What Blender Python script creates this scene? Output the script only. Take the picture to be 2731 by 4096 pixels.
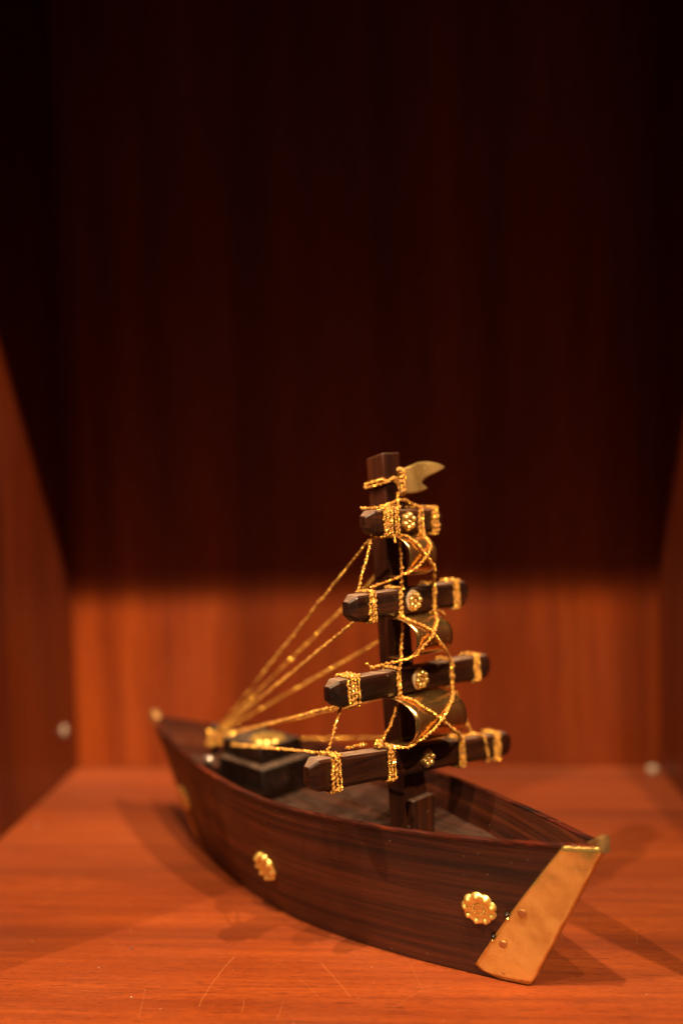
import bpy, math, random
from mathutils import Vector, Matrix
random.seed(7)
PI = math.pi
S = bpy.context.scene
for o in list(bpy.data.objects): bpy.data.objects.remove(o)
COL = S.collection

# ------------------------------------------------------------------ camera
YAW, PITCH, ROLL = 0.07555643, 0.0556296, 0.02446287
cam_d = bpy.data.cameras.new('camera'); cam = bpy.data.objects.new('camera', cam_d); COL.objects.link(cam)
cam_d.sensor_fit = 'HORIZONTAL'; cam_d.sensor_width = 24.0; cam_d.lens = 35.0
cam_d.clip_start = 0.02; cam_d.clip_end = 50.0
r_ = Vector((math.cos(YAW), math.sin(YAW), 0))
f_ = Vector((-math.sin(YAW)*math.cos(PITCH), math.cos(YAW)*math.cos(PITCH), -math.sin(PITCH)))
u_ = r_.cross(f_)
r2 = math.cos(ROLL)*r_ - math.sin(ROLL)*u_
u2 = math.cos(ROLL)*u_ + math.sin(ROLL)*r_
cam.matrix_world = Matrix(((r2.x, u2.x, -f_.x, 0), (r2.y, u2.y, -f_.y, 0), (r2.z, u2.z, -f_.z, 0.30), (0, 0, 0, 1)))
cam_d.dof.use_dof = True; cam_d.dof.focus_distance = 0.572; cam_d.dof.aperture_fstop = 1.8; cam_d.dof.aperture_blades = 0
S.camera = cam

# ------------------------------------------------------------------ world, lamps, exposure
world = bpy.data.worlds.new('World'); S.world = world; world.use_nodes = True
world.node_tree.nodes['Background'].inputs[0].default_value = (0.85, 0.72, 0.48, 1)
world.node_tree.nodes['Background'].inputs[1].default_value = 0.022
def spot(name, loc, target, power, size_deg=50, blend=0.6, rad=0.016, col=(1.0, 0.66, 0.37)):
    d = bpy.data.lights.new(name, 'SPOT'); d.energy = power; d.color = col
    d.spot_size = math.radians(size_deg); d.spot_blend = blend; d.shadow_soft_size = rad
    o = bpy.data.objects.new(name, d); COL.objects.link(o); o.location = loc
    o.rotation_euler = (Vector(target)-Vector(loc)).to_track_quat('-Z', 'Y').to_euler()
    return o
spot('ceiling_spot_right', (1.60, -1.10, 3.40), (-0.08, 0.70, 0.05), 930, 26, 0.6, rad=0.03)
spot('ceiling_spot_middle', (-0.19, -0.16, 1.90), (-0.05, 0.60, 0.05), 192, 40, 0.9)
spot('ceiling_spot_left', (-2.00, -1.10, 3.40), (-0.02, 0.66, 0.05), 680, 26, 0.6, rad=0.03)
spot('back_panel_fill_spot', (0.32, -0.80, 2.92), (-0.19, 0.99, 0.09), 540, 23, 1.0, rad=0.02)  # added fill spot, lifts the back panel, mostly its left part
S.view_settings.view_transform = 'Standard'; S.view_settings.look = 'None'
S.view_settings.exposure = 0.12; S.view_settings.gamma = 1.0; S.view_settings.use_curve_mapping = False
S.render.engine = 'CYCLES'; S.cycles.max_bounces = 8; S.cycles.diffuse_bounces = 2; S.cycles.glossy_bounces = 4
S.cycles.sample_clamp_indirect = 3.0; S.cycles.use_denoising = True
S.cycles.caustics_reflective = True; S.cycles.blur_glossy = 0.5

# ------------------------------------------------------------------ node helpers
class NT:
    def __init__(s, name):
        s.m = bpy.data.materials.new(name); s.m.use_nodes = True; s.t = s.m.node_tree
        s.b = s.t.nodes['Principled BSDF']; s.tc = s.t.nodes.new('ShaderNodeTexCoord')
    def new(s, kind, **kw):
        n = s.t.nodes.new(kind)
        for k, v in kw.items(): setattr(n, k, v)
        return n
    def put(s, sock, v):
        if v is None: return
        if hasattr(v, 'is_output'): s.t.links.new(v, sock)
        elif isinstance(v, (tuple, list)) and len(v) == 3 and sock.type == 'RGBA': sock.default_value = (*v, 1)
        else: sock.default_value = v
    def mapping(s, scale, loc=(0, 0, 0), rot=(0, 0, 0), src='Object'):
        n = s.new('ShaderNodeMapping'); s.put(n.inputs[0], s.tc.outputs[src] if isinstance(src, str) else src)
        n.inputs['Scale'].default_value = scale; n.inputs['Location'].default_value = loc; n.inputs['Rotation'].default_value = rot
        return n.outputs[0]
    def noise(s, vec, scale=1, detail=4, rough=0.55, dist=0.0):
        n = s.new('ShaderNodeTexNoise'); s.put(n.inputs['Vector'], vec)
        n.inputs['Scale'].default_value = scale; n.inputs['Detail'].default_value = detail
        n.inputs['Roughness'].default_value = rough; n.inputs['Distortion'].default_value = dist
        return n.outputs[0]
    def ramp(s, fac, stops, interp='LINEAR'):
        n = s.new('ShaderNodeValToRGB'); s.put(n.inputs[0], fac); n.color_ramp.interpolation = interp
        while len(n.color_ramp.elements) < len(stops): n.color_ramp.elements.new(0.5)
        for e, (p, c) in zip(n.color_ramp.elements, stops):
            e.position = p; e.color = (c, c, c, 1) if isinstance(c, (int, float)) else (*c, 1)
        return n.outputs[0]
    def mix(s, fac, a, b, mode='MIX'):
        n = s.new('ShaderNodeMix', data_type='RGBA', blend_type=mode)
        s.put(n.inputs[0], fac); s.put(n.inputs[6], a); s.put(n.inputs[7], b)
        return n.outputs[2]
    def math(s, op, a, b=None, c=None):
        n = s.new('ShaderNodeMath', operation=op); s.put(n.inputs[0], a)
        if b is not None: s.put(n.inputs[1], b)
        if c is not None: s.put(n.inputs[2], c)
        return n.outputs[0]
    def voro(s, vec, scale, feature='F1'):
        n = s.new('ShaderNodeTexVoronoi', feature=feature); s.put(n.inputs['Vector'], vec); n.inputs['Scale'].default_value = scale
        return n
    def bump(s, h, strength=0.2, dist=0.001, normal=None):
        n = s.new('ShaderNodeBump'); n.inputs['Strength'].default_value = strength; n.inputs['Distance'].default_value = dist
        s.put(n.inputs['Height'], h)
        if normal is not None: s.put(n.inputs['Normal'], normal)
        return n.outputs[0]
    def out(s, **kw):
        for k, v in kw.items(): s.put(s.b.inputs[k.replace('_', ' ')], v)
        return s.m

def veneer(name, grain_axis, floor=False, tone=(1, 1, 1)):
    """orange brown mahogany laminate; grain runs along grain_axis ('X' or 'Z')"""
    n = NT(name)
    if grain_axis == 'X': sc = lambda a, c: (a, c, c)
    else: sc = lambda a, c: (c, c, a)
    band = n.noise(n.mapping(sc(1.1, 17)), 1, 3, 0.5, 0.6)
    fine = n.noise(n.mapping(sc(7, 190)), 1, 4, 0.6, 0.3)
    colr = n.ramp(band, [(0.33, (0.105, 0.0195, 0.0032)), (0.5, (0.180, 0.036, 0.0052)), (0.67, (0.250, 0.056, 0.0085))])
    colr = n.mix(n.ramp(fine, [(0.32, 0.62), (0.58, 0.0)]), colr, (0.100, 0.017, 0.0033))
    pores = n.noise(n.mapping(sc(75, 1050)), 1, 2, 0.5)
    pm = n.ramp(pores, [(0.60, 0.0), (0.67, 1.0)])
    zone = n.ramp(n.noise(n.mapping(sc(3, 22), loc=(3, 1, 2)), 1, 2), [(0.35, 0.15), (0.65, 0.65)])
    pm2 = n.math('MULTIPLY', pm, zone)
    colr = n.mix(pm2, colr, (0.050, 0.008, 0.002))
    ticks = n.ramp(n.noise(n.mapping(sc(230, 1700), loc=(2, 7, 5)), 1, 2, 0.6), [(0.36, 0.42), (0.52, 0.0)])
    colr = n.mix(ticks, colr, (0.075, 0.011, 0.0025))
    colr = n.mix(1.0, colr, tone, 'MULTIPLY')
    rough = n.ramp(n.noise(n.mapping((9, 9, 9)), 1, 4), [(0.3, 0.34), (0.7, 0.50)])
    h = n.math('SUBTRACT', n.math('MULTIPLY', fine, 0.25), n.math('MULTIPLY', pm, 0.5))
    if floor:
        # hairline scratches: (x0,y0,x1,y1,bow,width)
        sep = n.new('ShaderNodeSeparateXYZ'); n.put(sep.inputs[0], n.tc.outputs['Object'])
        X, Y = n.math('ADD', sep.outputs[0], -0.0575), n.math('ADD', sep.outputs[1], (0.44+0.9466)/2)
        tot = None
        wob = n.math('MULTIPLY', n.math('SUBTRACT', n.noise(n.mapping((60, 60, 1)), 1, 2), 0.5), 0.0022)
        for (x0, y0, x1, y1, bow, w, st) in [(-.115, .578, -.125, .523, -.004, .00022, .8), (-.063, .573, -.042, .535, .001, .00020, .7),
                (-.074, .556, -.060, .535, .0006, .00018, .45), (-.101, .531, -.100, .518, .0004, .0002, .6), (-.019, .60, -.001, .54, .002, .00018, .35),
                (-.020, .523, .004, .552, .001, .0002, .4), (.128, .600, .132, .622, .0006, .0002, .5), (-.16, .54, -.155, .51, .001, .00018, .5), (-.08, .513, -.079, .53, 0, .0002, .45),
                (.020, .50, .07, .512, .002, .00016, .35), (-.2, .60, -.185, .58, .001, .00016, .3)]:
            L = math.hypot(x1-x0, y1-y0); cx, cy = (x1-x0)/L, (y1-y0)/L
            t = n.math('ADD', n.math('MULTIPLY', n.math('SUBTRACT', X, x0), cx), n.math('MULTIPLY', n.math('SUBTRACT', Y, y0), cy))
            q = n.math('ADD', n.math('MULTIPLY', n.math('SUBTRACT', X, x0), -cy), n.math('MULTIPLY', n.math('SUBTRACT', Y, y0), cx))
            tt = n.math('DIVIDE', t, L)
            par = n.math('MULTIPLY', n.math('MULTIPLY', tt, n.math('SUBTRACT', 1.0, tt)), 1.8*bow)
            dd = n.math('ABSOLUTE', n.math('SUBTRACT', n.math('ADD', q, wob), par))
            m = n.math('LESS_THAN', dd, w*0.95)
            m = n.math('MULTIPLY', m, n.math('MULTIPLY', n.math('GREATER_THAN', tt, 0.0), n.math('LESS_THAN', tt, 1.0)))
            m = n.math('MULTIPLY', m, st*0.45)
            tot = m if tot is None else n.math('MAXIMUM', tot, m)
        colr = n.mix(tot, colr, (0.42, 0.17, 0.055))
        # dust: tiny pale specks and a thin film
        v = n.voro(n.mapping((1, 1, 1)), 170)
        dot = n.math('MULTIPLY', n.math('LESS_THAN', v.outputs['Distance'], 0.075), n.ramp(n.noise(v.outputs['Position'], 300, 0), [(0.68, 0.0), (0.70, 0.55)]))
        colr = n.mix(dot, colr, (0.42, 0.26, 0.15))
        film = n.ramp(n.noise(n.mapping((6, 9, 1)), 1, 5, 0.65), [(0.35, 0.0), (0.75, 0.10)])
        colr = n.mix(film, colr, (0.26, 0.11, 0.05))
    return n.out(Base_Color=colr, Roughness=rough, Specular_IOR_Level=0.5, Normal=n.bump(h, 0.15, 0.0006), **(dict(Sheen_Weight=0.06, Sheen_Roughness=0.5, Sheen_Tint=(1.0, 0.75, 0.6, 1)) if floor else {}))

def rosewood(name, axis, tone=1.0, red=0.0, dusty=0.0, seed=0.0, rough0=0.34, spec=0.4):
    """dark polished rosewood, grain along axis; dusty = pale dust lying on upward faces"""
    n = NT(name)
    sc = {'X': lambda a, c: (a, c, c), 'Y': lambda a, c: (c, a, c), 'Z': lambda a, c: (c, c, a), 'H': lambda a, c: (a, a, c)}[axis]
    loc = (seed, seed*1.7, seed*.6)
    g1 = n.noise(n.mapping(sc(2.2, 95), loc=loc), 1, 5, 0.66, 0.5)
    g2 = n.noise(n.mapping(sc(9, 420), loc=loc), 1, 3, 0.6, 0.2)
    T = lambda c: tuple(x*tone*0.62 for x in c)
    c = n.ramp(g1, [(0.34, T((0.013, 0.005, 0.004))), (0.43, T((0.058+.05*red, 0.015, 0.0075))), (0.54, T((0.105+.11*red, 0.029, 0.0105))), (0.68, T((0.185+.16*red, 0.050, 0.0150)))])
    c = n.mix(n.ramp(g2, [(0.36, 0.65), (0.58, 0.0)]), c, T((0.022, 0.009, 0.006)))
    pores = n.ramp(n.noise(n.mapping(sc(90, 1500), loc=loc), 1, 1), [(0.62, 0.0), (0.68, 1.0)])
    c = n.mix(n.math('MULTIPLY', pores, 0.55), c, (0.012, 0.005, 0.004))
    # pale lint specks
    v = n.voro(n.mapping((1, 1, 1), loc=loc), 260)
    dot = n.math('MULTIPLY', n.math('LESS_THAN', v.outputs['Distance'], 0.11), n.ramp(n.noise(v.outputs['Position'], 400, 0), [(0.67, 0.0), (0.69, 0.5)]))
    c = n.mix(dot, c, (0.42, 0.33, 0.27))
    rough = n.ramp(n.noise(n.mapping((45, 45, 45), loc=loc), 1, 4), [(0.3, rough0-0.05), (0.7, rough0+0.16)])
    if dusty > 0:
        geo = n.new('ShaderNodeNewGeometry'); sp = n.new('ShaderNodeSeparateXYZ'); n.put(sp.inputs[0], geo.outputs['Normal'])
        up = n.ramp(sp.outputs[2], [(0.70, 0.0), (0.93, 1.0)])
        blot = n.ramp(n.noise(n.mapping((120, 120, 120), loc=loc), 1, 5, 0.7), [(0.30, 0.35), (0.62, 1.0)])
        dm = n.math('MULTIPLY', n.math('MULTIPLY', up, blot), dusty)
        c = n.mix(dm, c, (0.36, 0.25, 0.18)); rough = n.mix(dm, rough, (0.85, 0.85, 0.85))
    h = n.math('SUBTRACT', n.math('MULTIPLY', g2, 0.4), n.math('MULTIPLY', pores, 0.6))
    return n.out(Base_Color=c, Roughness=rough, Specular_IOR_Level=spec, Normal=n.bump(h, 0.30, 0.0005))

def brass(name, base=(0.80, 0.48, 0.14), rough=(0.16, 0.30), tarnish=0.3, dent=0.0, brush=0.06, axis='X', metal=0.8):
    n = NT(name)
    a = n.noise(n.mapping((60, 60, 60)), 1, 5, 0.65)
    c = n.mix(n.ramp(a, [(0.42, 0.0), (0.75, tarnish)]), base, tuple(x*f for x, f in zip(base, (0.55, 0.42, 0.35))))
    sc = {'X': (30, 1400, 1400), 'Y': (1400, 30, 1400), 'Z': (1400, 1400, 30)}[axis]
    st = n.noise(n.mapping(sc), 1, 2)
    r = n.ramp(n.noise(n.mapping((90, 90, 90), loc=(4, 2, 1)), 1, 4), [(0.3, rough[0]), (0.75, rough[1])])
    v = n.voro(n.mapping((1, 1, 1)), 420)
    dot = n.math('MULTIPLY', n.math('LESS_THAN', v.outputs['Distance'], 0.13), n.ramp(n.noise(v.outputs['Position'], 500, 0), [(0.58, 0.0), (0.6, 0.6)]))
    r = n.mix(dot, r, (0.8, 0.8, 0.8))
    nor = n.bump(st, brush, 0.0003)
    if dent: nor = n.bump(n.noise(n.mapping((60, 60, 60), loc=(1, 5, 3)), 1, 1), dent, 0.006, nor)
    return n.out(Base_Color=c, Metallic=metal, Roughness=r, Normal=nor)

def plain(name, col, rough=0.5, metal=0.0, var=0.25, scale=200, bump=0.1, **kw):
    n = NT(name); a = n.noise(n.mapping((scale,)*3), 1, 4)
    c = n.mix(n.ramp(a, [(0.3, var), (0.7, 0.0)]), col, tuple(x*0.4 for x in col))
    return n.out(Base_Color=c, Roughness=rough, Metallic=metal, Normal=n.bump(a, bump, 0.0004), **kw)

M = {}
M['floor'] = veneer('mahogany_shelf', 'X', True, (0.97, 0.84, 0.62))
M['wall'] = veneer('mahogany_panel', 'Z', tone=(1.06, 0.90, 0.70))
M['side'] = veneer('shade_toned_mahogany_side_panel', 'Z', tone=(0.52, 0.37, 0.24))  # same veneer toned darker and redder, weaker light on the sides put into colour
M['hull'] = rosewood('rosewood_hull', 'H', 1.10, 0.14, 0.0, 0.0, 0.38, 0.36)
M['rim'] = rosewood('rosewood_rim', 'X', 0.62, 0.7, 0.0, 2.0, 0.44, 0.3)
M['mast'] = rosewood('rosewood_mast', 'Z', 0.54, 0.15, 0.35, 5.0, 0.40, 0.30)
M['yard'] = rosewood('rosewood_yard', 'Y', 0.42, 0.05, 0.55, 9.0, 0.40, 0.30)
M['deck'] = rosewood('rosewood_deck', 'X', 0.45, 0.3, 0.07, 3.0, 0.55, 0.25)
M['cabin'] = rosewood('ebony_cabin', 'X', 0.20, 0.0, 0.25, 4.0, 0.45, 0.35)
M['stem'] = brass('satin_brass', (0.76, 0.52, 0.155), (0.18, 0.32), 0.55, 0.35, 0.25, 'X', 0.82)
M['sail'] = brass('polished_brass_sail', (0.76, 0.49, 0.18), (0.16, 0.29), 0.55, 0.2, 0.05, 'Y', 0.97)
M['flag'] = brass('polished_brass_flag', (0.93, 0.66, 0.24), (0.16, 0.25), 0.15, 0.05, 0.05, 'Y', 0.88)
M['medal'] = brass('stamped_brass', (0.90, 0.62, 0.17), (0.30, 0.46), 0.35, 0.1, 0.0)
M['cap'] = brass('tarnished_brass', (0.36, 0.21, 0.08), (0.42, 0.6), 0.7, 0.4, 0.1)
M['rivet'] = brass('rivet_brass', (0.50, 0.25, 0.09), (0.35, 0.5), 0.4, 0.2, 0.1)
M['nail'] = plain('blackened_nail', (0.02, 0.016, 0.014), 0.35, 0.6)
M['bead'] = plain('pearl_gold_bead', (0.86, 0.60, 0.20), 0.22, 0.75, 0.1, 300, 0.02, Coat_Weight=0.6, Coat_Roughness=0.08)
M['rosette'] = plain('gold_plastic_rosette', (0.42, 0.23, 0.06), 0.28, 0.55, 0.3, 300, 0.1, Coat_Weight=0.4)
M['glue'] = plain('dried_glue', (0.55, 0.44, 0.30), 0.25, 0.0, 0.1, 300, 0.05)
M['white'] = plain('white_plastic', (0.34, 0.29, 0.24), 0.45, 0.0, 0.05, 300, 0.02)
M['crumb'] = plain('dust_crumb', (0.36, 0.27, 0.20), 0.8)
M['darkcrumb'] = plain('dark_crumb', (0.05, 0.05, 0.05), 0.8)
M['silver'] = plain('dull_silver', (0.62, 0.58, 0.52), 0.32, 0.8, 0.3, 200)
def gold_cord():
    n = NT('gold_tinsel_cord')
    a = n.noise(n.mapping((900, 900, 900)), 1, 2)
    c = n.mix(n.ramp(a, [(0.40, 0.0), (0.62, 1.0)]), (1.0, 0.72, 0.13), (0.88, 0.46, 0.045))
    return n.out(Base_Color=c, Metallic=1.0, Roughness=n.ramp(a, [(0.35, 0.15), (0.7, 0.42)]))
def yarn_cord():
    n = NT('amber_yarn_cord')
    a = n.noise(n.mapping((1100, 1100, 1100)), 1, 3)
    c = n.mix(n.ramp(a, [(0.35, 0.0), (0.65, 1.0)]), (0.20, 0.068, 0.008), (0.74, 0.37, 0.042))
    return n.out(Base_Color=c, Roughness=0.65, Normal=n.bump(a, 0.6, 0.0006), Sheen_Weight=0.3)
M['gold'] = gold_cord(); M['yarn'] = yarn_cord()
M['fuzz'] = plain('amber_fuzz', (0.75, 0.38, 0.09), 0.6)

# ------------------------------------------------------------------ mesh helpers
class MB:
    def __init__(s): s.v = []; s.f = []; s.mi = []
    def vert(s, p): s.v.append(tuple(p)); return len(s.v)-1
    def face(s, ids, m=0): s.f.append(tuple(ids)); s.mi.append(m)
    def grid(s, rows, closed_u=False, closed_v=False, m=0, flip=False):
        ids = [[s.vert(p) for p in r] for r in rows]; R, C_ = len(ids), len(ids[0])
        for i in range(R if closed_v else R-1):
            for j in range(C_ if closed_u else C_-1):
                q = (ids[i][j], ids[i][(j+1) % C_], ids[(i+1) % R][(j+1) % C_], ids[(i+1) % R][j])
                s.face(q[::-1] if flip else q, m)
        return ids
    def box(s, c, h, m=0, top=1.0):
        (x, y, z), (a, b, d) = c, h
        i = [s.vert((x+sx*a*(top if sz > 0 else 1), y+sy*b*(top if sz > 0 else 1), z+sz*d)) for sz in (-1, 1) for sy in (-1, 1) for sx in (-1, 1)]
        for q in ((0, 2, 3, 1), (4, 5, 7, 6), (0, 1, 5, 4), (2, 6, 7, 3), (0, 4, 6, 2), (1, 3, 7, 5)): s.face([i[k] for k in q], m)
    def ball(s, c, r, n=10, k=8, m=0, sq=(1, 1, 1), half=False, R=None):
        rows = []
        for i in range(k+1):
            th = (PI/2 if half else PI)*i/k
            rows.append([])
            for j in range(n):
                p = Vector((sq[0]*r*math.sin(th)*math.cos(2*PI*j/n), sq[1]*r*math.sin(th)*math.sin(2*PI*j/n), sq[2]*r*math.cos(th)))
                if R is not None: p = R @ p
                rows[-1].append(Vector(c)+p)
        s.grid(rows, closed_u=True, m=m, flip=True)
    def build(s, name, mats, parent=None, smooth=True, angle=40, bevel=0.0, bseg=2, recalc=False, loc=None):
        me = bpy.data.meshes.new(name); me.from_pydata(s.v, [], s.f); me.update()
        if not isinstance(mats, (list, tuple)): mats = [mats]
        for mm in mats: me.materials.append(mm)
        me.polygons.foreach_set('material_index', s.mi)
        if recalc:
            import bmesh
            bm = bmesh.new(); bm.from_mesh(me); bmesh.ops.remove_doubles(bm, verts=bm.verts, dist=1e-6)
            bmesh.ops.recalc_face_normals(bm, faces=bm.faces); bm.to_mesh(me); bm.free()
        if smooth:
            me.polygons.foreach_set('use_smooth', [True]*len(me.polygons))
            me.set_sharp_from_angle(angle=math.radians(angle))
        o = bpy.data.objects.new(name, me); COL.objects.link(o)
        if parent is not None: o.parent = parent
        if loc: o.location = loc
        if bevel:
            md = o.modifiers.new('bevel', 'BEVEL'); md.width = bevel; md.segments = bseg; md.limit_method = 'ANGLE'; md.angle_limit = math.radians(35)
        return o
def tag(o, label, cat=None, group=None, kind=None):
    o['label'] = label
    if cat: o['category'] = cat
    if group: o['group'] = group
    if kind: o['kind'] = kind
    return o
def slab(name, c, h, mat, label, cat):
    b = MB(); b.box((0, 0, 0), h); o = b.build(name, mat, bevel=0.0012, loc=c)
    return tag(o, label, cat, kind='structure')

# ------------------------------------------------------------------ the display niche
XL, XR, YB, YF, ZC = -0.338, 0.223, 0.9466, 0.474, 0.909
W2 = (XR-XL)/2; XM = (XL+XR)/2
slab('floor', (XM, (0.44+YB)/2, -0.012), (W2+0.02, (YB-0.44)/2+0.02, 0.012), M['floor'], 'orange brown wooden shelf floor with scratches under the ship', 'shelf floor')
slab('back_wall', (XM, YB+0.0095, ZC/2), (W2+0.02, 0.009, ZC/2), M['wall'], 'mahogany back panel behind the ship, upper part in shadow', 'back panel')
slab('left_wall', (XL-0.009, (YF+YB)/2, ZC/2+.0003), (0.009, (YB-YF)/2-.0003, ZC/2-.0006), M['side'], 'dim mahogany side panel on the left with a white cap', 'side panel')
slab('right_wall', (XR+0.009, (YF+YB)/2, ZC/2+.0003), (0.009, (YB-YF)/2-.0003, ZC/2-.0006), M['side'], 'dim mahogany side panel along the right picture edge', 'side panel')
slab('ceiling', (XM, (YF+YB)/2+0.012, ZC+0.010), (W2+0.02, (YB-YF)/2+0.012, 0.009), M['wall'], 'wooden top panel closing the niche above the ship', 'top panel')

def disc_cap(name, loc, rot, r, h, mat, label, cat, group=None):
    b = MB(); prof = [(0, h), (r*.72, h), (r*.93, h*.75), (r, h*.35), (r, 0)]
    b.grid([[(q*math.cos(2*PI*j/24), q*math.sin(2*PI*j/24), z) for j in range(24)] for q, z in prof], closed_u=True, flip=True)
    o = b.build(name, mat, loc=loc); o.rotation_euler = rot
    return tag(o, label, cat, group)
disc_cap('screw_cap', (XL+0.0004, 0.909, 0.0462), (0, PI/2, 0), 0.0056, 0.002, M['white'], 'white screw cap on the dim left side panel', 'screw cap', 'white screw caps')
disc_cap('screw_cap', (0.2145, 0.933, 0.0002), (0, 0, 0), 0.0050, 0.004, M['white'], 'white cap lying in the right back corner of the shelf', 'screw cap', 'white screw caps')
def crumb(loc, r, mat, label):
    b = MB()
    for k in range(3): b.ball((random.uniform(-.5, .5)*r, random.uniform(-.5, .5)*r, r*.5), r*random.uniform(.5, .8), 7, 5, sq=(1, random.uniform(.6, 1), .7))
    return tag(b.build('crumb', mat, loc=loc), label, 'crumb', 'crumbs on the shelf')
crumb((-.3189, .789, 0), .0011, M['white'], 'pale crumb on the shelf by the left side panel')
crumb((-.1811, .5864, 0), .0008, M['darkcrumb'], 'dark crumb on the open shelf left of the ship')
crumb((-.1647, .5312, 0), .0007, M['crumb'], 'pale crumb on the shelf near the lower left picture edge')
crumb((-.1936, .5626, 0), .0005, M['crumb'], 'tiny pale crumb left of the dark crumb on the shelf')

# ------------------------------------------------------------------ the ship
ship = bpy.data.objects.new('model_ship', None); COL.objects.link(ship)
ship.location = (-0.05927, 0.65623, 0.0006); ship.rotation_euler = (0, 0, -0.72156)
ship.empty_display_size = 0.03
tag(ship, 'dark wooden model sailing ship with gold cords and brass sails on the shelf', 'model ship')
A1, A2, B1, B2 = 0.1572, 0.1548, 0.2045, 0.2128
Z1, Z2, ZM, BT, BB, PP = 0.0915, 0.0890, 0.0836, 0.0575, 0.0348, 1.7176
def side(s, t, sg=-1, off=0.0):
    """outer hull skin: s = -1 (far end) .. 1 (near end), t = 0 (keel) .. 1 (gunwale); off = outward offset"""
    b, a, zz = (B1, A1, ZM+(Z1-ZM)*s*s) if s > 0 else (B2, A2, ZM+(Z2-ZM)*s*s)
    w = max(0.0, 1-abs(s)**PP)
    bulge = 0.0018*math.sin(PI*t)*(1-s*s)
    y = ((1-t)*BB+t*BT)*w+0.0028+bulge+off
    return Vector(((1-t)*s*a+t*s*b, sg*y, t*zz))
NS = 90; SS = [math.sin(PI/2*(-1+2*i/NS)) for i in range(NS+1)]
ZD = 0.0625; TH = 0.0030
def inner(s, t, sg):
    p = side(s, t, sg); k = max(0.0002, abs(p.y)-TH-.0004); return Vector((p.x*(1-.012*abs(s)), sg*k, p.z))
hb = MB()
for sg in (-1, 1):
    hb.grid([[side(s, t, sg) for s in SS] for t in [i/12 for i in range(13)]], flip=(sg > 0))
    hb.grid([[inner(s, t, sg) for s in SS] for t in (1, .9, .8, .7, .6)], flip=(sg > 0))
hb.grid([[side(s, 0, sg) for s in SS] for sg in (-1, 1)], flip=True)
for e in (-1, 1):   # blunt wooden stem faces under the brass
    hb.grid([[side(e, i/12, sg) for i in range(13)] for sg in (-1, 1)], flip=(e > 0))
hull = hb.build('hull', M['hull'], ship)
# gunwale strip
for_rows = []
gb = MB()
for sg in (-1, 1):
    rows = []
    for s in SS:
        o_, i_ = side(s, 1, sg), inner(s, 1, sg)
        h = 0.0005+0.0002*math.sin(40*s+sg)
        rows.append([o_+Vector((0, sg*.0003, -.0012)), o_+Vector((0, sg*.0004, h*.4)), o_+Vector((0, -sg*.0006, h)), i_+Vector((0, sg*.0006, h)), i_+Vector((0, -sg*.0002, h*.3)), i_+Vector((0, -sg*.0002, -.0012))])
    gb.grid(rows, flip=(sg < 0))
gb.build('gunwale', M['rim'], hull, recalc=False)
db = MB()
dl = [i/40*1.84-0.92 for i in range(41)]
rowsd = []
for s in dl:
    t = ZD/(ZM+(Z1-ZM)*s*s); p = inner(s, t, 1)
    rowsd.append([(p.x, (p.y+.0008)*k, ZD+0.0004*math.sin(30*s+5*k)) for k in [i/8*2-1 for i in range(9)]])
db.grid(rowsd, flip=False)
db.build('deck', M['deck'], hull)

# brass plates folded round both stems
def stem_plate(e, parent, label=None):
    b = MB(); off = 0.0007
    rows = []
    for i in range(29):
        t = 0.006+0.994*i/28
        se = 0.797+0.119*t
        if t < 0.075: se += 0.12*(1-t/0.075)**1.6       # rounded lower corner
        if e < 0: se = 0.86+0.06*t
        row = []
        for j in range(13):
            s = se+(1-se)*j/12
            row.append(side(e*s, t, -1, off+0.00035*math.sin(9*t+3*j)*(.4 if j else 0)))
        nose = side(e, t, -1)
        row.append(Vector((nose.x+e*0.0012, -0.0021, nose.z)))
        row.append(Vector((nose.x+e*0.0012, 0.0021, nose.z)))
        for j in range(12, -1, -1):
            s = se+(1-se)*j/12
            row.append(side(e*s, t, 1, off))
        rows.append(row)
    b.grid(rows, flip=(e > 0))
    o = b.build('stem_plate', M['stem'], ship, angle=50)
    md = o.modifiers.new('solid', 'SOLIDIFY'); md.thickness = 0.0005; md.offset = 0
    if label: o['label'] = label
    # folded brass tip standing above the gunwale
    c = MB(); tip = side(e, 1, -1)
    pr = [(-.0085, .0020, .0004), (-.0055, .0032, .0022), (-.0025, .0038, .0050), (0.0012, .0034, .0058), (0.0024, .0028, .0030), (.0022, .0022, -.003)]
    rr = []
    for dx, w, h in pr:
        z = tip.z+h; x = tip.x+e*dx
        rr.append([(x, -w, tip.z-.0025), (x, -w*.95, z-.0008), (x, -w*.5, z), (x, w*.5, z), (x, w*.95, z-.0008), (x, w, tip.z-.0025)])
    c.grid(rr, flip=(e < 0)); c.build('folded_tip', M['cap'], o, angle=60)
    return o
plate_n = stem_plate(1, ship, 'broad folded brass plate on the near stem')
plate_f = stem_plate(-1, ship, 'narrow brass plate on the far stem')
def frame(s, t, sg=-1):
    p = side(s, t, sg); du = (side(s+.01, t, sg)-side(s-.01, t, sg)).normalized(); dt = (side(s, t+.02, sg)-side(s, t-.02, sg)).normalized()
    nn = du.cross(dt)*(1 if sg < 0 else -1); nn.normalize(); up = nn.cross(du)
    return p, Matrix((du, up, nn)).transposed()
def dome(name, s, t, r, h, mat, parent, off=0.0011, flat=0.5):
    p, R = frame(s, t); b = MB()
    prof = [(0, h), (r*flat*.9, h), (r*(flat+.02), h*.85), (r*(.96 if flat > .8 else .95), h*.4), (r, -.0002)]
    b.grid([[p+R@Vector((q*math.cos(2*PI*j/20), q*math.sin(2*PI*j/20), z+off)) for j in range(20)] for q, z in prof], closed_u=True, flip=True)
    return b.build(name, mat, parent)
dome('rivet', .886, .514, .0026, .0008, M['rivet'], plate_n, flat=.9)
dome('rivet', .868, .271, .0025, .0008, M['rivet'], plate_n, flat=.9)
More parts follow.
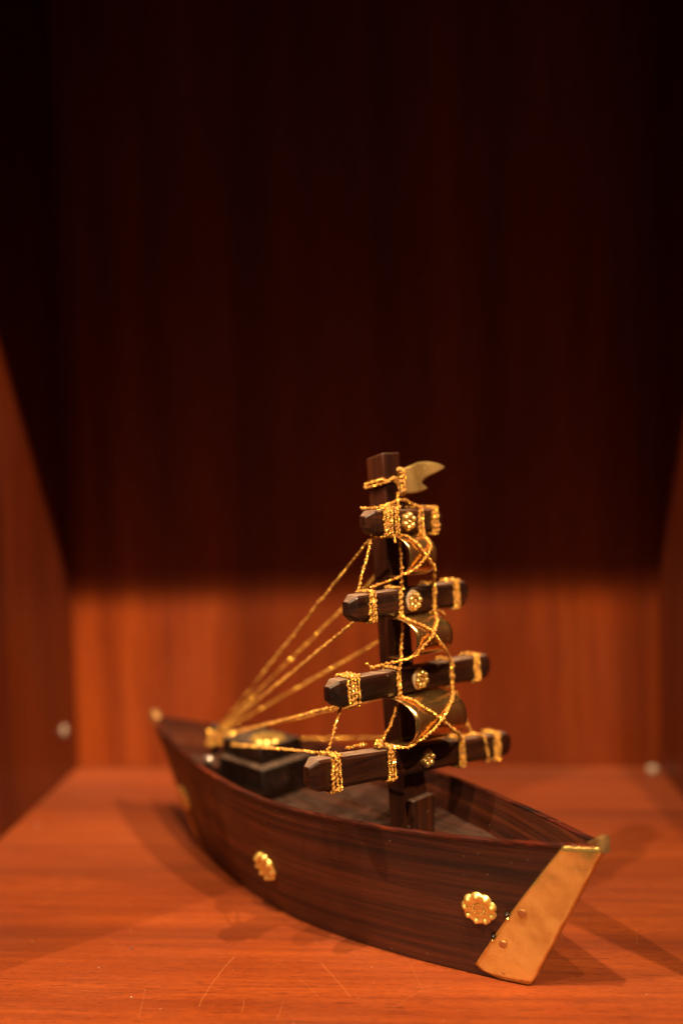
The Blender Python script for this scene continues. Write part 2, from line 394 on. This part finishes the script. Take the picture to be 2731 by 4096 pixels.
dome('rivet', .905, .062, .0009, .0007, M['rivet'], plate_n)
dome('nail', .846, .487, .0015, .0022, M['nail'], plate_n, off=.0003)
dome('nail', .831, .315, .0015, .0022, M['nail'], plate_n, off=.0003)
dome('rivet', .852, .462, .0009, .0009, M['flag'], plate_n)
dome('rivet', .834, .290, .0009, .0009, M['flag'], plate_n)

def medallion(s, t, R0=0.0104, sg=-1, rotz=0.2, lobes=9):
    p, R = frame(s, t, sg); b = MB(); NA = 108; rows = []
    radii = [0, .06, .1, .16, .22, .27, .31, .36, .42, .48, .55, .62, .69, .76, .83, .90, .96, 1.0]
    for q in radii:
        row = []
        for j in range(NA):
            a = 2*PI*j/NA
            lob = 1-0.10*(1-abs(math.cos(lobes*a/2)))**1.2
            rr = q*R0*(1 if q < .4 else (1+(lob-1)*(q-.4)/.6))
            z = 0.0008
            if q <= .16: z += .0005*math.cos(q/.16*PI/2)
            if .22 < q < .42:                                   # ring of small beads
                z += .0008*math.sin((q-.22)/.20*PI)*(0.55+0.45*math.cos(14*a))
            if q > .5:                                          # petal bosses
                d = math.hypot((q-.76)/.19, math.sin(lobes*a/2)*1.05)
                z += .0017*max(0, 1-d*d)
                z += .0004*math.sin((q-.5)/.5*PI)
            if q == 1.0: z = -.0006
            elif q > .94: z *= .55
            row.append(p+R@Vector((rr*math.cos(a+rotz), rr*math.sin(a+rotz), z+.0007)))
        rows.append(row)
    b.grid(rows, closed_u=True, flip=True)
    return b.build('medallion', M['medal'], hull, angle=70)
medallion(.762, .502, rotz=0.25); medallion(-.093, .395, rotz=.5); medallion(-.825, .46, R0=.0100)
medallion(.762, .502, sg=1); medallion(-.093, .395, sg=1)

# ------------------------------------------------------------------ cords
def resample(pts, step):
    pts = [Vector(p) for p in pts]; out = [pts[0]]; acc = 0.0
    for a, b in zip(pts, pts[1:]):
        L = (b-a).length
        if L < 1e-9: continue
        d = step-acc
        while d <= L:
            out.append(a+(b-a)*(d/L)); d += step
        acc = L-(d-step)
    if (out[-1]-pts[-1]).length > step*.3: out.append(pts[-1])
    return out
def catmull(pts, n=10):
    pts = [Vector(p) for p in pts]; P = [2*pts[0]-pts[1]]+pts+[2*pts[-1]-pts[-2]]; out = []
    for i in range(1, len(P)-2):
        for k in range(n):
            t = k/n
            out.append(0.5*((2*P[i])+(P[i+1]-P[i-1])*t+(2*P[i-1]-5*P[i]+4*P[i+1]-P[i+2])*t*t+(3*P[i]-P[i-1]-3*P[i+1]+P[i+2])*t**3))
    out.append(pts[-1]); return out
def cord_into(mb, pts, r=0.00085, fuzz=1.0, smooth=True, wob=0.0002):
    if smooth and len(pts) > 2: pts = catmull(pts)
    P = resample(pts, 0.00042); n = len(P); r *= 1.12
    if n < 3: return
    w = [Vector((random.gauss(0, 1), random.gauss(0, 1), random.gauss(0, 1)))*wob for _ in range(n//5+3)]
    P = [p+w[i//5].lerp(w[i//5+1], (i % 5)/5) for i, p in enumerate(P)]
    T = [(P[min(i+1, n-1)]-P[max(i-1, 0)]).normalized() for i in range(n)]
    N = T[0].orthogonal().normalized(); ph0 = random.uniform(0, 6.28); fr = []
    for i in range(n):
        N = (N-T[i]*N.dot(T[i])).normalized(); fr.append((N.copy(), T[i].cross(N)))
    lumps = [random.choice((0.62, .75, .85, 1.0, 1.1, 1.35, 1.6)) for _ in range(n//3+3)]
    glump = [random.uniform(.75, 1.15) for _ in range(n//2+3)]
    pitch = 0.0030*random.uniform(.85, 1.15)
    for st in (0, 1):
        rows = []
        for i in range(n):
            N_, B_ = fr[i]; a = ph0+st*PI+2*PI*i*0.00042/pitch
            if st: k = lumps[i//3]+(lumps[i//3+1]-lumps[i//3])*((i % 3)/3); rr = r*.66*k; hr = r*.36
            else: k = glump[i//2]; rr = r*.53*k; hr = r*.43
            c = P[i]+(N_*math.cos(a)+B_*math.sin(a))*hr
            nv = 6 if not st else 7
            tw = a*1.3
            row = []
            for j in range(nv):
                q = 2*PI*j/nv+tw; jit = random.uniform(.82, 1.2)
                row.append(c+(N_*math.cos(q)+B_*math.sin(q))*rr*jit+T[i]*random.uniform(-.00008, .00008))
            rows.append(row)
        ids = mb.grid(rows, closed_u=True, m=st)
        mb.face(ids[0][::-1], st); mb.face(ids[-1], st)
    # loose fibres
    for i in range(0, n, 3):
        if random.random() > .55*fuzz: continue
        N_, B_ = fr[i]; a = random.uniform(0, 6.28); d = N_*math.cos(a)+B_*math.sin(a)
        L = random.uniform(.0008, .0022)*(1 if random.random() < .93 else 1.8); wv = T[i]*0.00004
        p0 = P[i]+d*r*.6; bend = (T[i]*random.uniform(-1, 1)+N_*random.uniform(-.6, .6))*L*.7
        p1 = p0+d*L*.5+bend*.25; p2 = p0+d*L*.8+bend
        ids = [mb.vert(q) for q in (p0-wv, p0+wv, p1+wv*.8, p1-wv*.8, p2)]
        mb.face((ids[0], ids[1], ids[2], ids[3]), 2); mb.face((ids[3], ids[2], ids[4]), 2)
CM = [M['gold'], M['yarn'], M['fuzz']]
def cord(name, pts, parent, r=0.00085, **kw):
    b = MB(); cord_into(b, pts, r, **kw)
    return b.build(name, CM, parent, smooth=False)

# ------------------------------------------------------------------ mast
def mfront(z): return 0.0724-0.0594*(z-0.0766)
MD, MW = 0.0145, 0.0080     # depth along the ship, half width across
mb_ = MB(); rows = []
zs = [ZD-.004, .075, .09, .11, .13, .15, .17, .19, .21, .23, .25, .27, .29]
for i, z in enumerate(zs):
    f = mfront(z); j = lambda: random.uniform(-.00012, .00012)
    mw = MW+.0045*min(1, max(0, (.118-z)/.02))
    rows.append([(f+j(), -MW+j(), z), (f+j(), mw+j(), z), (f-MD+j(), mw+j(), z), (f-MD+j(), -MW+j(), z)])
f = mfront(.30)
rows.append([(f, -MW, .3012), (f, MW, .3012), (f-MD, MW, .2975), (f-MD, -MW, .2975)])
ids = mb_.grid(rows, closed_u=True, flip=False); mb_.face(ids[-1]); mb_.face(ids[0][::-1])
mast = mb_.build('mast', M['mast'], ship, bevel=0.0011, bseg=3, angle=30)
b = MB(); b.box((mfront(.075)+.0028, .0022, (ZD+.0875)/2-.001), (.0027, .0100, (.0875-ZD)/2+.001)); b.build('mast_step', M['mast'], mast, bevel=.0007, angle=30)

# ------------------------------------------------------------------ yards
YD = [dict(z=.2588, sl=-.035, h0=.0146, h1=.0142, v0=-.0350, v1=.0350),
      dict(z=.2101, sl=-.020, h0=.0156, h1=.0156, v0=-.0535, v1=.0565),
      dict(z=.1619, sl=-.050, h0=.0152, h1=.0152, v0=-.0728, v1=.0750),
      dict(z=.1130, sl=-.118, h0=.0186, h1=.0150, v0=-.0925, v1=.0927)]
HD = 0.0050
def yuf(k): z = YD[k]['z']; return mfront(z)+2*HD+.0003
def yh(k, v): y = YD[k]; return (y['h0']+(y['h1']-y['h0'])*(v-y['v0'])/(y['v1']-y['v0']))/2
def ypt(k, v, a, c):
    """point on yard k: v across the ship, a = -1 back .. 1 front, c = -1 bottom .. 1 top (beyond 1 = off the wood, in units of half size)"""
    y = YD[k]; return Vector((yuf(k)-HD+a*HD, v, y['z']+y['sl']*v+c*yh(k, v)))
yards = []
for k, y in enumerate(YD):
    b = MB(); rows = []
    L = y['v1']-y['v0']
    st = [(0, .50, .52), (.0058, .97, .985), (.0066, .995, .995), (.011, 1, 1)]
    vs = [(y['v0']+d, p, q) for d, p, q in st]+[(y['v0']+L*i/10, 1, 1) for i in range(2, 9)]+[(y['v1']-d, p, q) for d, p, q in reversed(st)]
    for v, p, q in vs:
        j = lambda: random.uniform(-.02, .02)
        ring = []
        for a, c in ((1, -.72), (1, .80), (.78, 1), (-.8, 1), (-1, .8), (-1, -.75), (-.75, -1), (.72, -1)):
            ring.append(ypt(k, v, a*p+j()*(p < 1), c*q+j()))
        rows.append(ring)
    ids = b.grid(rows, closed_u=True, flip=False); b.face(ids[0][::-1]); b.face(ids[-1])
    o = b.build('yard', M['yard'], ship, angle=22, bevel=.0004, bseg=2, recalc=True)
    o['label'] = ['shortest crossbar, just below the flag', 'second crossbar from the top', 'third crossbar from the top', 'longest crossbar, just above the deck'][k]
    yards.append(o)
def wrap_pts(k, v, turns, pitch=.0022, start=0, off=.0012):
    hy = lambda vv: 1+off/yh(k, vv); ha = 1+off/HD; pts = []
    prof = []
    for a0, c0 in ((1, 1), (1, -1), (-1, -1), (-1, 1)):
        prof.append((a0, c0))
    n = 0
    for tn in range(turns):
        for q in range(4):
            a0, c0 = prof[q]; a1, c1 = prof[(q+1) % 4]
            for w in (.07, .5, .93):
                vv = v+(tn+(q+w)/4)*pitch-turns*pitch/2 + random.uniform(-.00025, .00025)
                ex = 1.0 if w == .5 else .0
                pts.append(ypt(k, vv, (a0+(a1-a0)*w)*ha, (c0+(c1-c0)*w)*hy(vv)))
    return pts
def lash(k, v, turns, pitch=.0022, r=.00085):
    b = MB(); cord_into(b, wrap_pts(k, v, turns, pitch), r, smooth=False)
    return b.build('lashing', CM, yards[k], smooth=False)
BAND = [  # per yard: a, b, c, d = (v, turns, pitch)
    [(-.0185, 4, .0020), (-.0108, 2, .0022), (.0115, 2, .0026), (.0245, 3, .0021)],
    [(-.0363, 3, .0020), (-.0123, 2, .0014), (.0188, 2, .0015), (.0410, 3, .0021)],
    [(-.0562, 4, .0027), (-.0185, 2, .0014), (.0310, 2, .0017), (.0570, 3, .0022)],
    [(-.0742, 3, .0028), (-.0290, 3, .0024), (.0365, 3, .0022), (.0735, 3, .0024)]]
for k in range(4):
    for (v, tn, pt) in BAND[k]: lash(k, v, tn, pt)
b = MB(); cord_into(b, [ypt(3, .0595, -1.2, 1.1), ypt(3, .0585, 1.25, 1.12), ypt(3, .0635, 1.25, -1.12), ypt(3, .064, -1.2, -1.1)], .0008, smooth=False); b.build('lashing', CM, yards[3], smooth=False)

# rosettes of pearly beads glued on each yard
def rosette(k, v, beads, rot, R0=.0056, glue=False):
    c = ypt(k, v, 1, 0); b = MB(); NA = 60
    RM = Matrix(((0, 0, 1), (1, 0, 0), (0, 1, 0)))      # local z -> +u, x -> v, y -> z
    rows = []
    for q, z in ((0, .0011), (.35, .0011), (.7, .0010), (.9, .0008), (1, .0003), (1.0, -.0003)):
        rows.append([c+RM@Vector((q*R0*(1+.07*math.cos(beads*(2*PI*j/NA-rot)))*math.cos(2*PI*j/NA), q*R0*(1+.07*math.cos(beads*(2*PI*j/NA-rot)))*math.sin(2*PI*j/NA), z)) for j in range(NA)])
    b.grid(rows, closed_u=True, flip=True)
    o = b.build('rosette', M['rosette'], yards[k])
    bb = MB()
    for i in range(beads):
        a = rot+2*PI*i/beads; rr = R0*.66
        bb.ball(c+RM@Vector((rr*math.cos(a), rr*math.sin(a), .0013)), .0018*random.uniform(.93, 1.07), 14, 10)
    bb.ball(c+RM@Vector((0, 0, .0012)), .0011, 12, 8)
    for vtx in range(len(bb.v)): pass
    me = bb.build('beads', M['bead'], None)
    # beads belong to the rosette: join the two meshes into one part
    return o, me
def join(a, b):
    import bmesh
    bm = bmesh.new(); bm.from_mesh(a.data); n0 = len(a.data.materials)
    base = len(bm.faces); bm.from_mesh(b.data)
    bm.faces.ensure_lookup_table()
    for i in range(base, len(bm.faces)): bm.faces[i].material_index = n0+b.data.polygons[i-base].material_index
    for mm in b.data.materials: a.data.materials.append(mm)
    bm.to_mesh(a.data); bm.free(); bpy.data.objects.remove(b)
    return a
for k, (v, nb, rot, R0) in enumerate([(-.0002, 6, .35, .0058), (.0004, 7, .1, .0060), (.0016, 7, .6, .0060), (.0030, 6, .2, .0055)]):
    o, bo = rosette(k, v, nb, rot, R0); join(o, bo)
    if k in (1, 2):
        c = ypt(k, v, 1, 0); g = MB(); RM = Matrix(((0, 0, 1), (1, 0, 0), (0, 1, 0)))
        g.grid([[c+RM@Vector((-.0011+q*.0062*(1+.05*math.sin(3*2*PI*j/40))*math.cos(2*PI*j/40), .0004+q*.0066*math.sin(2*PI*j/40), z)) for j in range(40)] for q, z in ((0, .0007), (.8, .0007), (.95, .0005), (1, -.0003))], closed_u=True, flip=True)
        g.build('glue_patch', M['glue'], yards[k])

# ------------------------------------------------------------------ brass sails
SL = [dict(ua=.0655, zt=.2500, zb=.2255, un=.0835, w=.0125, sl=-.03), dict(ua=.0670, zt=.2010, zb=.1765, un=.0915, w=.0165, sl=-.03), dict(ua=.0690, zt=.1530, zb=.1245, un=.0957, w=.0235, sl=-.055)]
def spt(k, th, v, off=0.0):
    q = SL[k]; zc = (q['zt']+q['zb'])/2; hz = (q['zt']-q['zb'])/2
    s_, c_ = math.sin(th), math.cos(th)
    e = .78
    u = q['ua']+(q['un']-q['ua']+off)*abs(s_)**e; z = zc+(hz+off)*math.copysign(abs(c_)**e, c_)
    if th > PI/2: u -= 0.0
    return Vector((u, v, z+q['sl']*v))
for k in range(3):
    q = SL[k]; b = MB()
    b.grid([[spt(k, PI*i/40, -q['w']+2*q['w']*j/10) for j in range(11)] for i in range(41)])
    o = b.build('sail', M['sail'], ship); md = o.modifiers.new('solid', 'SOLIDIFY'); md.thickness = .0005; md.offset = 0
    o['label'] = ['smallest curved brass sail, below the top crossbar', 'middle curved brass sail', 'largest curved brass sail, above the bottom crossbar'][k]

# ------------------------------------------------------------------ pennant
TOPL = [(-.0060, .2900), (-.0027, .2906), (.0026, .2922), (.008, .2936), (.0128, .2945), (.0174, .2949), (.0225, .2950), (.0271, .2948), (.0333, .2932), (.0372, .2912)]
def interp(L, v):
    for (x0, y0), (x1, y1) in zip(L, L[1:]):
        if v <= x1: return y0+(y1-y0)*(v-x0)/(x1-x0)
    return L[-1][1]
BOT = [(-.0060, .2757), (.002, .2755), (.0074, .2759), (.0160, .2766), (.0212, .2783)]
MID = [(-.006, .2830), (.016, .2817), (.0212, .2845), (.0300, .2878), (.0372, .2911)]
MID2 = [(.016, .2817), (.0212, .2784)]
fu = lambda v, z: (mfront(.283)+.0098+min(1, max(0, v)/.008)*.0018*math.sin(2*PI*(v-.029)/.034)-.2*(z-.285), v, z)
def lerp(a, c, t): return a+(c-a)*t
b = MB()
vs = [-.006+.022*i/14 for i in range(15)]
b.grid([[fu(v, lerp(interp(BOT, v), interp(MID, v), q/4)) for q in range(5)]+[fu(v, lerp(interp(MID, v), interp(TOPL, v), q/6)) for q in range(1, 7)] for v in vs])
vs = [.016+.0212*i/16 for i in range(17)]
b.grid([[fu(v, lerp(interp(MID, v), interp(TOPL, v), q/6)) for q in range(7)] for v in vs])
vs = [.016+.0051*i/5 for i in range(6)]
b.grid([[fu(v, lerp(interp(BOT, v), interp(MID2, v), q/4)) for q in range(5)] for v in vs])
o = b.build('pennant', M['flag'], ship, angle=60, recalc=True); md = o.modifiers.new('solid', 'SOLIDIFY'); md.thickness = .0004; md.offset = 0

# ------------------------------------------------------------------ running cords
def mcorner(z, du=0, dv=0): return Vector((mfront(z)+du, -MW+dv, z))
# band round the mast head
b = MB()
pts = []
for tn in range(2):
    zz = .2835-.0024*tn
    for (du, dv, dz) in ((.0011, -.0011, .0016), (.0011-MD/2, -.0012, .0004), (-MD-.0011, -.0011, -.0016), (-MD-.0011, 2*MW+.0011, -.001), (.0011, 2*MW+.0011, .001), (.0012, MW, .002)):
        z = zz+dz; pts.append(mcorner(z, du, dv))
cord_into(b, pts, .0009, smooth=False); b.build('lashing', CM, mast, smooth=False)
uf0 = mfront(.283)+.0092
b = MB(); pts = []
for i in range(7):
    pts += [Vector((uf0+.0014, -.0052+.0011*(i % 4), .2912)), Vector((uf0+.0017, -.0048+.0011*(i % 4), .2835)), Vector((uf0+.0014, -.0046+.0010*(i % 4), .2752)), Vector((uf0-.0016, -.0042+.0011*(i % 4), .2835))]
cord_into(b, pts, .0009, smooth=False)
b.ball((uf0+.0012, -.0058, .2905), .0018, 9, 7, m=1); b.build('lashing', CM, mast, smooth=False)
zt = lambda k, v, a=1.0: ypt(k, v, a, 1+.0011/yh(k, v))
zb_ = lambda k, v, a=1.2: ypt(k, v, a, -1-.0009/yh(k, v))
ft = lambda k, v: ypt(k, v, 1.24, 1.1)
fb = lambda k, v: ypt(k, v, 1.24, -1.08)
cord('cord', [(uf0+.001, -.0070, .2770), (uf0+.0012, -.0078, .2720), ft(0, -.0088)], ship)
cord('cord', [(uf0+.001, -.0078, .2722), (uf0-.001, -.0140, .2700), ypt(0, -.024, .1, 1.2), ypt(0, -.0310, -.9, 1.15)], ship)
cord('cord', [(uf0+.001, -.0078, .2718), (uf0+.001, -.001, .2722), (uf0-.0015, .005, .2700), ypt(0, .0105, 1.1, 1.2)], ship)
cord('cord', [(uf0-.001, -.0075, .2690), (uf0-.0005, -.0150, .2688), ypt(0, -.0190, 1.0, 1.25)], ship)
# upright cords on the left of the sails
vb = [BAND[k][1][0] for k in range(4)]; vc = [BAND[k][2][0] for k in range(4)]; va = [BAND[k][0][0] for k in range(4)]; vd = [BAND[k][3][0] for k in range(4)]
cord('cord', [fb(0, -.0092), ft(1, -.0110)], ship, r=.0009)
cord('cord', [fb(1, -.0112), ft(2, -.0175)], ship, r=.0009)
cord('cord', [fb(2, -.0180), Vector((yuf(3)-.003, -.0265, .139)), ypt(3, -.0345, .2, 1.3)], ship, r=.0009)
b = MB()
for i in range(16):
    c = ypt(3, -.0350, .1, 1.35); b.ball(c+Vector((random.gauss(0, .0015), random.gauss(0, .0015), random.gauss(.0004, .001))), random.uniform(.0009, .0016), 7, 5, m=i % 2, sq=(1, .8, 1))
cord_into(b, [ypt(3, -.0400, -.9, 1.25), ypt(3, -.0500, -1.0, 1.22), ypt(3, -.0565, -1.0, 1.18)], .0010)
cord_into(b, [ypt(3, -.0350, .0, 1.4), ypt(3, -.0300, .9, 1.25), ypt(3, -.0230, 1.15, 1.12)], .0011)
b.build('knot', CM, yards[3], smooth=False)
# crossing cords in front of each sail: (angle round the sail, place across)
XA = [[(.58, -.0058), (1.15, -.0036), (1.48, -.0003), (1.72, .0053), (2.13, .0108)], [(.71, -.0124), (.99, -.008), (1.4, -.0025), (1.68, .0031), (2.25, .0141)], [(.58, -.0146), (1.03, -.0124), (1.48, -.0025), (1.76, .0064), (2.21, .0185)]]
XB = [[(1.11, .0075), (1.48, .0019), (1.72, -.0047), (2.13, -.0102)], [(.83, .0075), (1.28, -.0003), (1.56, -.008), (1.89, -.0146), (2.29, -.0168)], [(.79, .0174), (1.19, .0064), (1.56, -.0047), (1.81, -.0135), (2.21, -.0212), (2.46, -.0265)]]
for k in range(3):
    e1, e2 = vb[k]+.001, vc[k]
    cord('cord', [fb(k, e1)]+[spt(k, th, v, .0012) for th, v in XA[k]]+[ft(k+1, vc[k+1]-.001)], ship, r=.00085)
    end = [ypt(1, -.0275, -.9, 1.25), ypt(2, -.0330, -.9, 1.25), ypt(3, -.0290, .9, 1.2)][k]
    cord('cord', [fb(k, e2)]+[spt(k, th, v, .0014+(.0012 if 1.3 < th < 1.75 else 0)) for th, v in XB[k]]+[end], ship, r=.00085)
# loose thread ends at the knots
for p, d in ((ypt(2, -.0165, 1.25, -1.0), (.002, .003, -.006)), (ypt(1, .0215, 1.25, -1.0), (.003, .003, -.003)), (ypt(0, -.0150, 1.25, -1.0), (.003, -.002, -.0045)), (ypt(2, -.0330, -.8, 1.3), (.0005, -.004, .003))):
    q = Vector(p); d = Vector(d)
    cord('thread_end', [q, q+d*.5+Vector((.0006, -.0004, .0008)), q+d], ship, r=.0005, fuzz=2.5)
# links between the crossbar ends
cord('cord', [ypt(0, -.0275, .2, -1.05), ypt(1, -.0415, -.3, 1.25)], ship, r=.0008)
cord('cord', [ypt(2, -.0600, -.2, -1.1), ypt(3, -.0775, .2, 1.2)], ship, r=.0008)
cord('cord', [Vector((yuf(2)-.006, .0390, .152)), ypt(3, .0570, -.7, 1.2)], ship, r=.0008)
cord('cord', [ypt(3, .0345, .6, 1.25), ypt(3, .0480, .4, 1.22), ypt(3, .0590, .9, 1.2)], ship, r=.0008)
# stays running aft to the post
PU = -.131
post_top = lambda dz, dv=0: Vector((PU+.004, dv, .0882+dz))
stay = [([ypt(0, -.0215, -.2, -1.15), ypt(0, -.0235, -1.2, -1.5), post_top(.0045, -.001)]), ([ypt(0, .0245, -1.2, -1.05), post_top(.0050, .001)]),
        ([ypt(1, -.0380, -1.1, -1.0), post_top(.0025, -.001)]), ([ypt(1, .0410, -1.2, -1.0), post_top(.003, .0015)]),
        ([ypt(2, -.0580, -.3, -1.15), ypt(2, -.0590, -1.2, -1.25), post_top(-.001, -.002)]), ([ypt(2, .0570, -1.2, -1.0), post_top(.000, .002)]),
        ([ypt(3, -.0760, .2, 1.25), ypt(3, -.0770, -1.2, 1.12), post_top(-.0045, -.003)]), ([ypt(3, .0735, -1.2, .6), post_top(-.003, .003)])]
for p in stay:
    cord('stay', p, ship, r=.00078, smooth=False, fuzz=.6)

# ------------------------------------------------------------------ stern post, cabin
b = MB(); rows = [[(PU+.0036*q*math.cos(2*PI*j/14), .0036*q*math.sin(2*PI*j/14), z) for j in range(14)] for q, z in ((1, ZD-.001), (1, .083), (.95, .095), (.7, .0965), (.01, .097))]
b.grid(rows, closed_u=True, flip=False)
post = b.build('post', M['cabin'], ship, recalc=True)
pts = []
for i in range(60):
    a = i*PI/4; pts.append((PU+.0046*math.cos(a)+random.uniform(-.0012, .0012), .0046*math.sin(a)+random.uniform(-.0012, .0012), .0815+.0125*abs(((i/30) % 2)-1)+random.uniform(-.0006, .0006)))
b = MB(); cord_into(b, pts, .0010, smooth=False); b.build('lashing', CM, post, smooth=False)
b = MB(); b.box((-.069, 0, (ZD+.0855)/2-.001), (.0245, .0252, (.0855-ZD)/2+.001))
cab = b.build('cabin', M['cabin'], ship, bevel=.0012, angle=30); cab['label'] = 'black deck house behind the mast'
b = MB(); b.box((-.0755, .0005, .0914), (.0225, .0200, .0060), top=.95)
roof = b.build('roof', M['cabin'], cab, bevel=.0012, angle=30)
def flat_ornament(c, ru, rv):
    b = MB(); NA = 72; rows = []
    for q in (0, .15, .3, .45, .6, .75, .9, 1.0):
        row = []
        for j in range(NA):
            a = 2*PI*j/NA; rr = q*(1-.08*(1-abs(math.cos(4.5*a)))) if q > .5 else q
            z = .001+.0016*math.cos(q*PI/2)+(.0012*max(0, 1-((q-.72)/.2)**2)*(.5+.5*math.cos(9*a)) if q > .5 else 0)
            if q == 1: z = -.0003
            row.append((c[0]+rr*ru*math.cos(a), c[1]+rr*rv*math.sin(a), c[2]+z))
        rows.append(row)
    b.grid(rows, closed_u=True, flip=True)
    return b.build('ornament', M['medal'], roof, angle=70)
flat_ornament((-.069, .0005, .0974), .0135, .0135)
b = MB(); b.box((-.1125, -.008, .0735), (.0110, .0200, .0030)); b.build('bench', M['deck'], ship, bevel=.0008, angle=30)
b = MB(); b.ball((-.1015, -.0275, .0815), .0030, 14, 10); b.ball((-.106, -.0262, .0815), .0018, 12, 8, sq=(2.2, 1, 1)); b.build('cannon', M['silver'], ship)
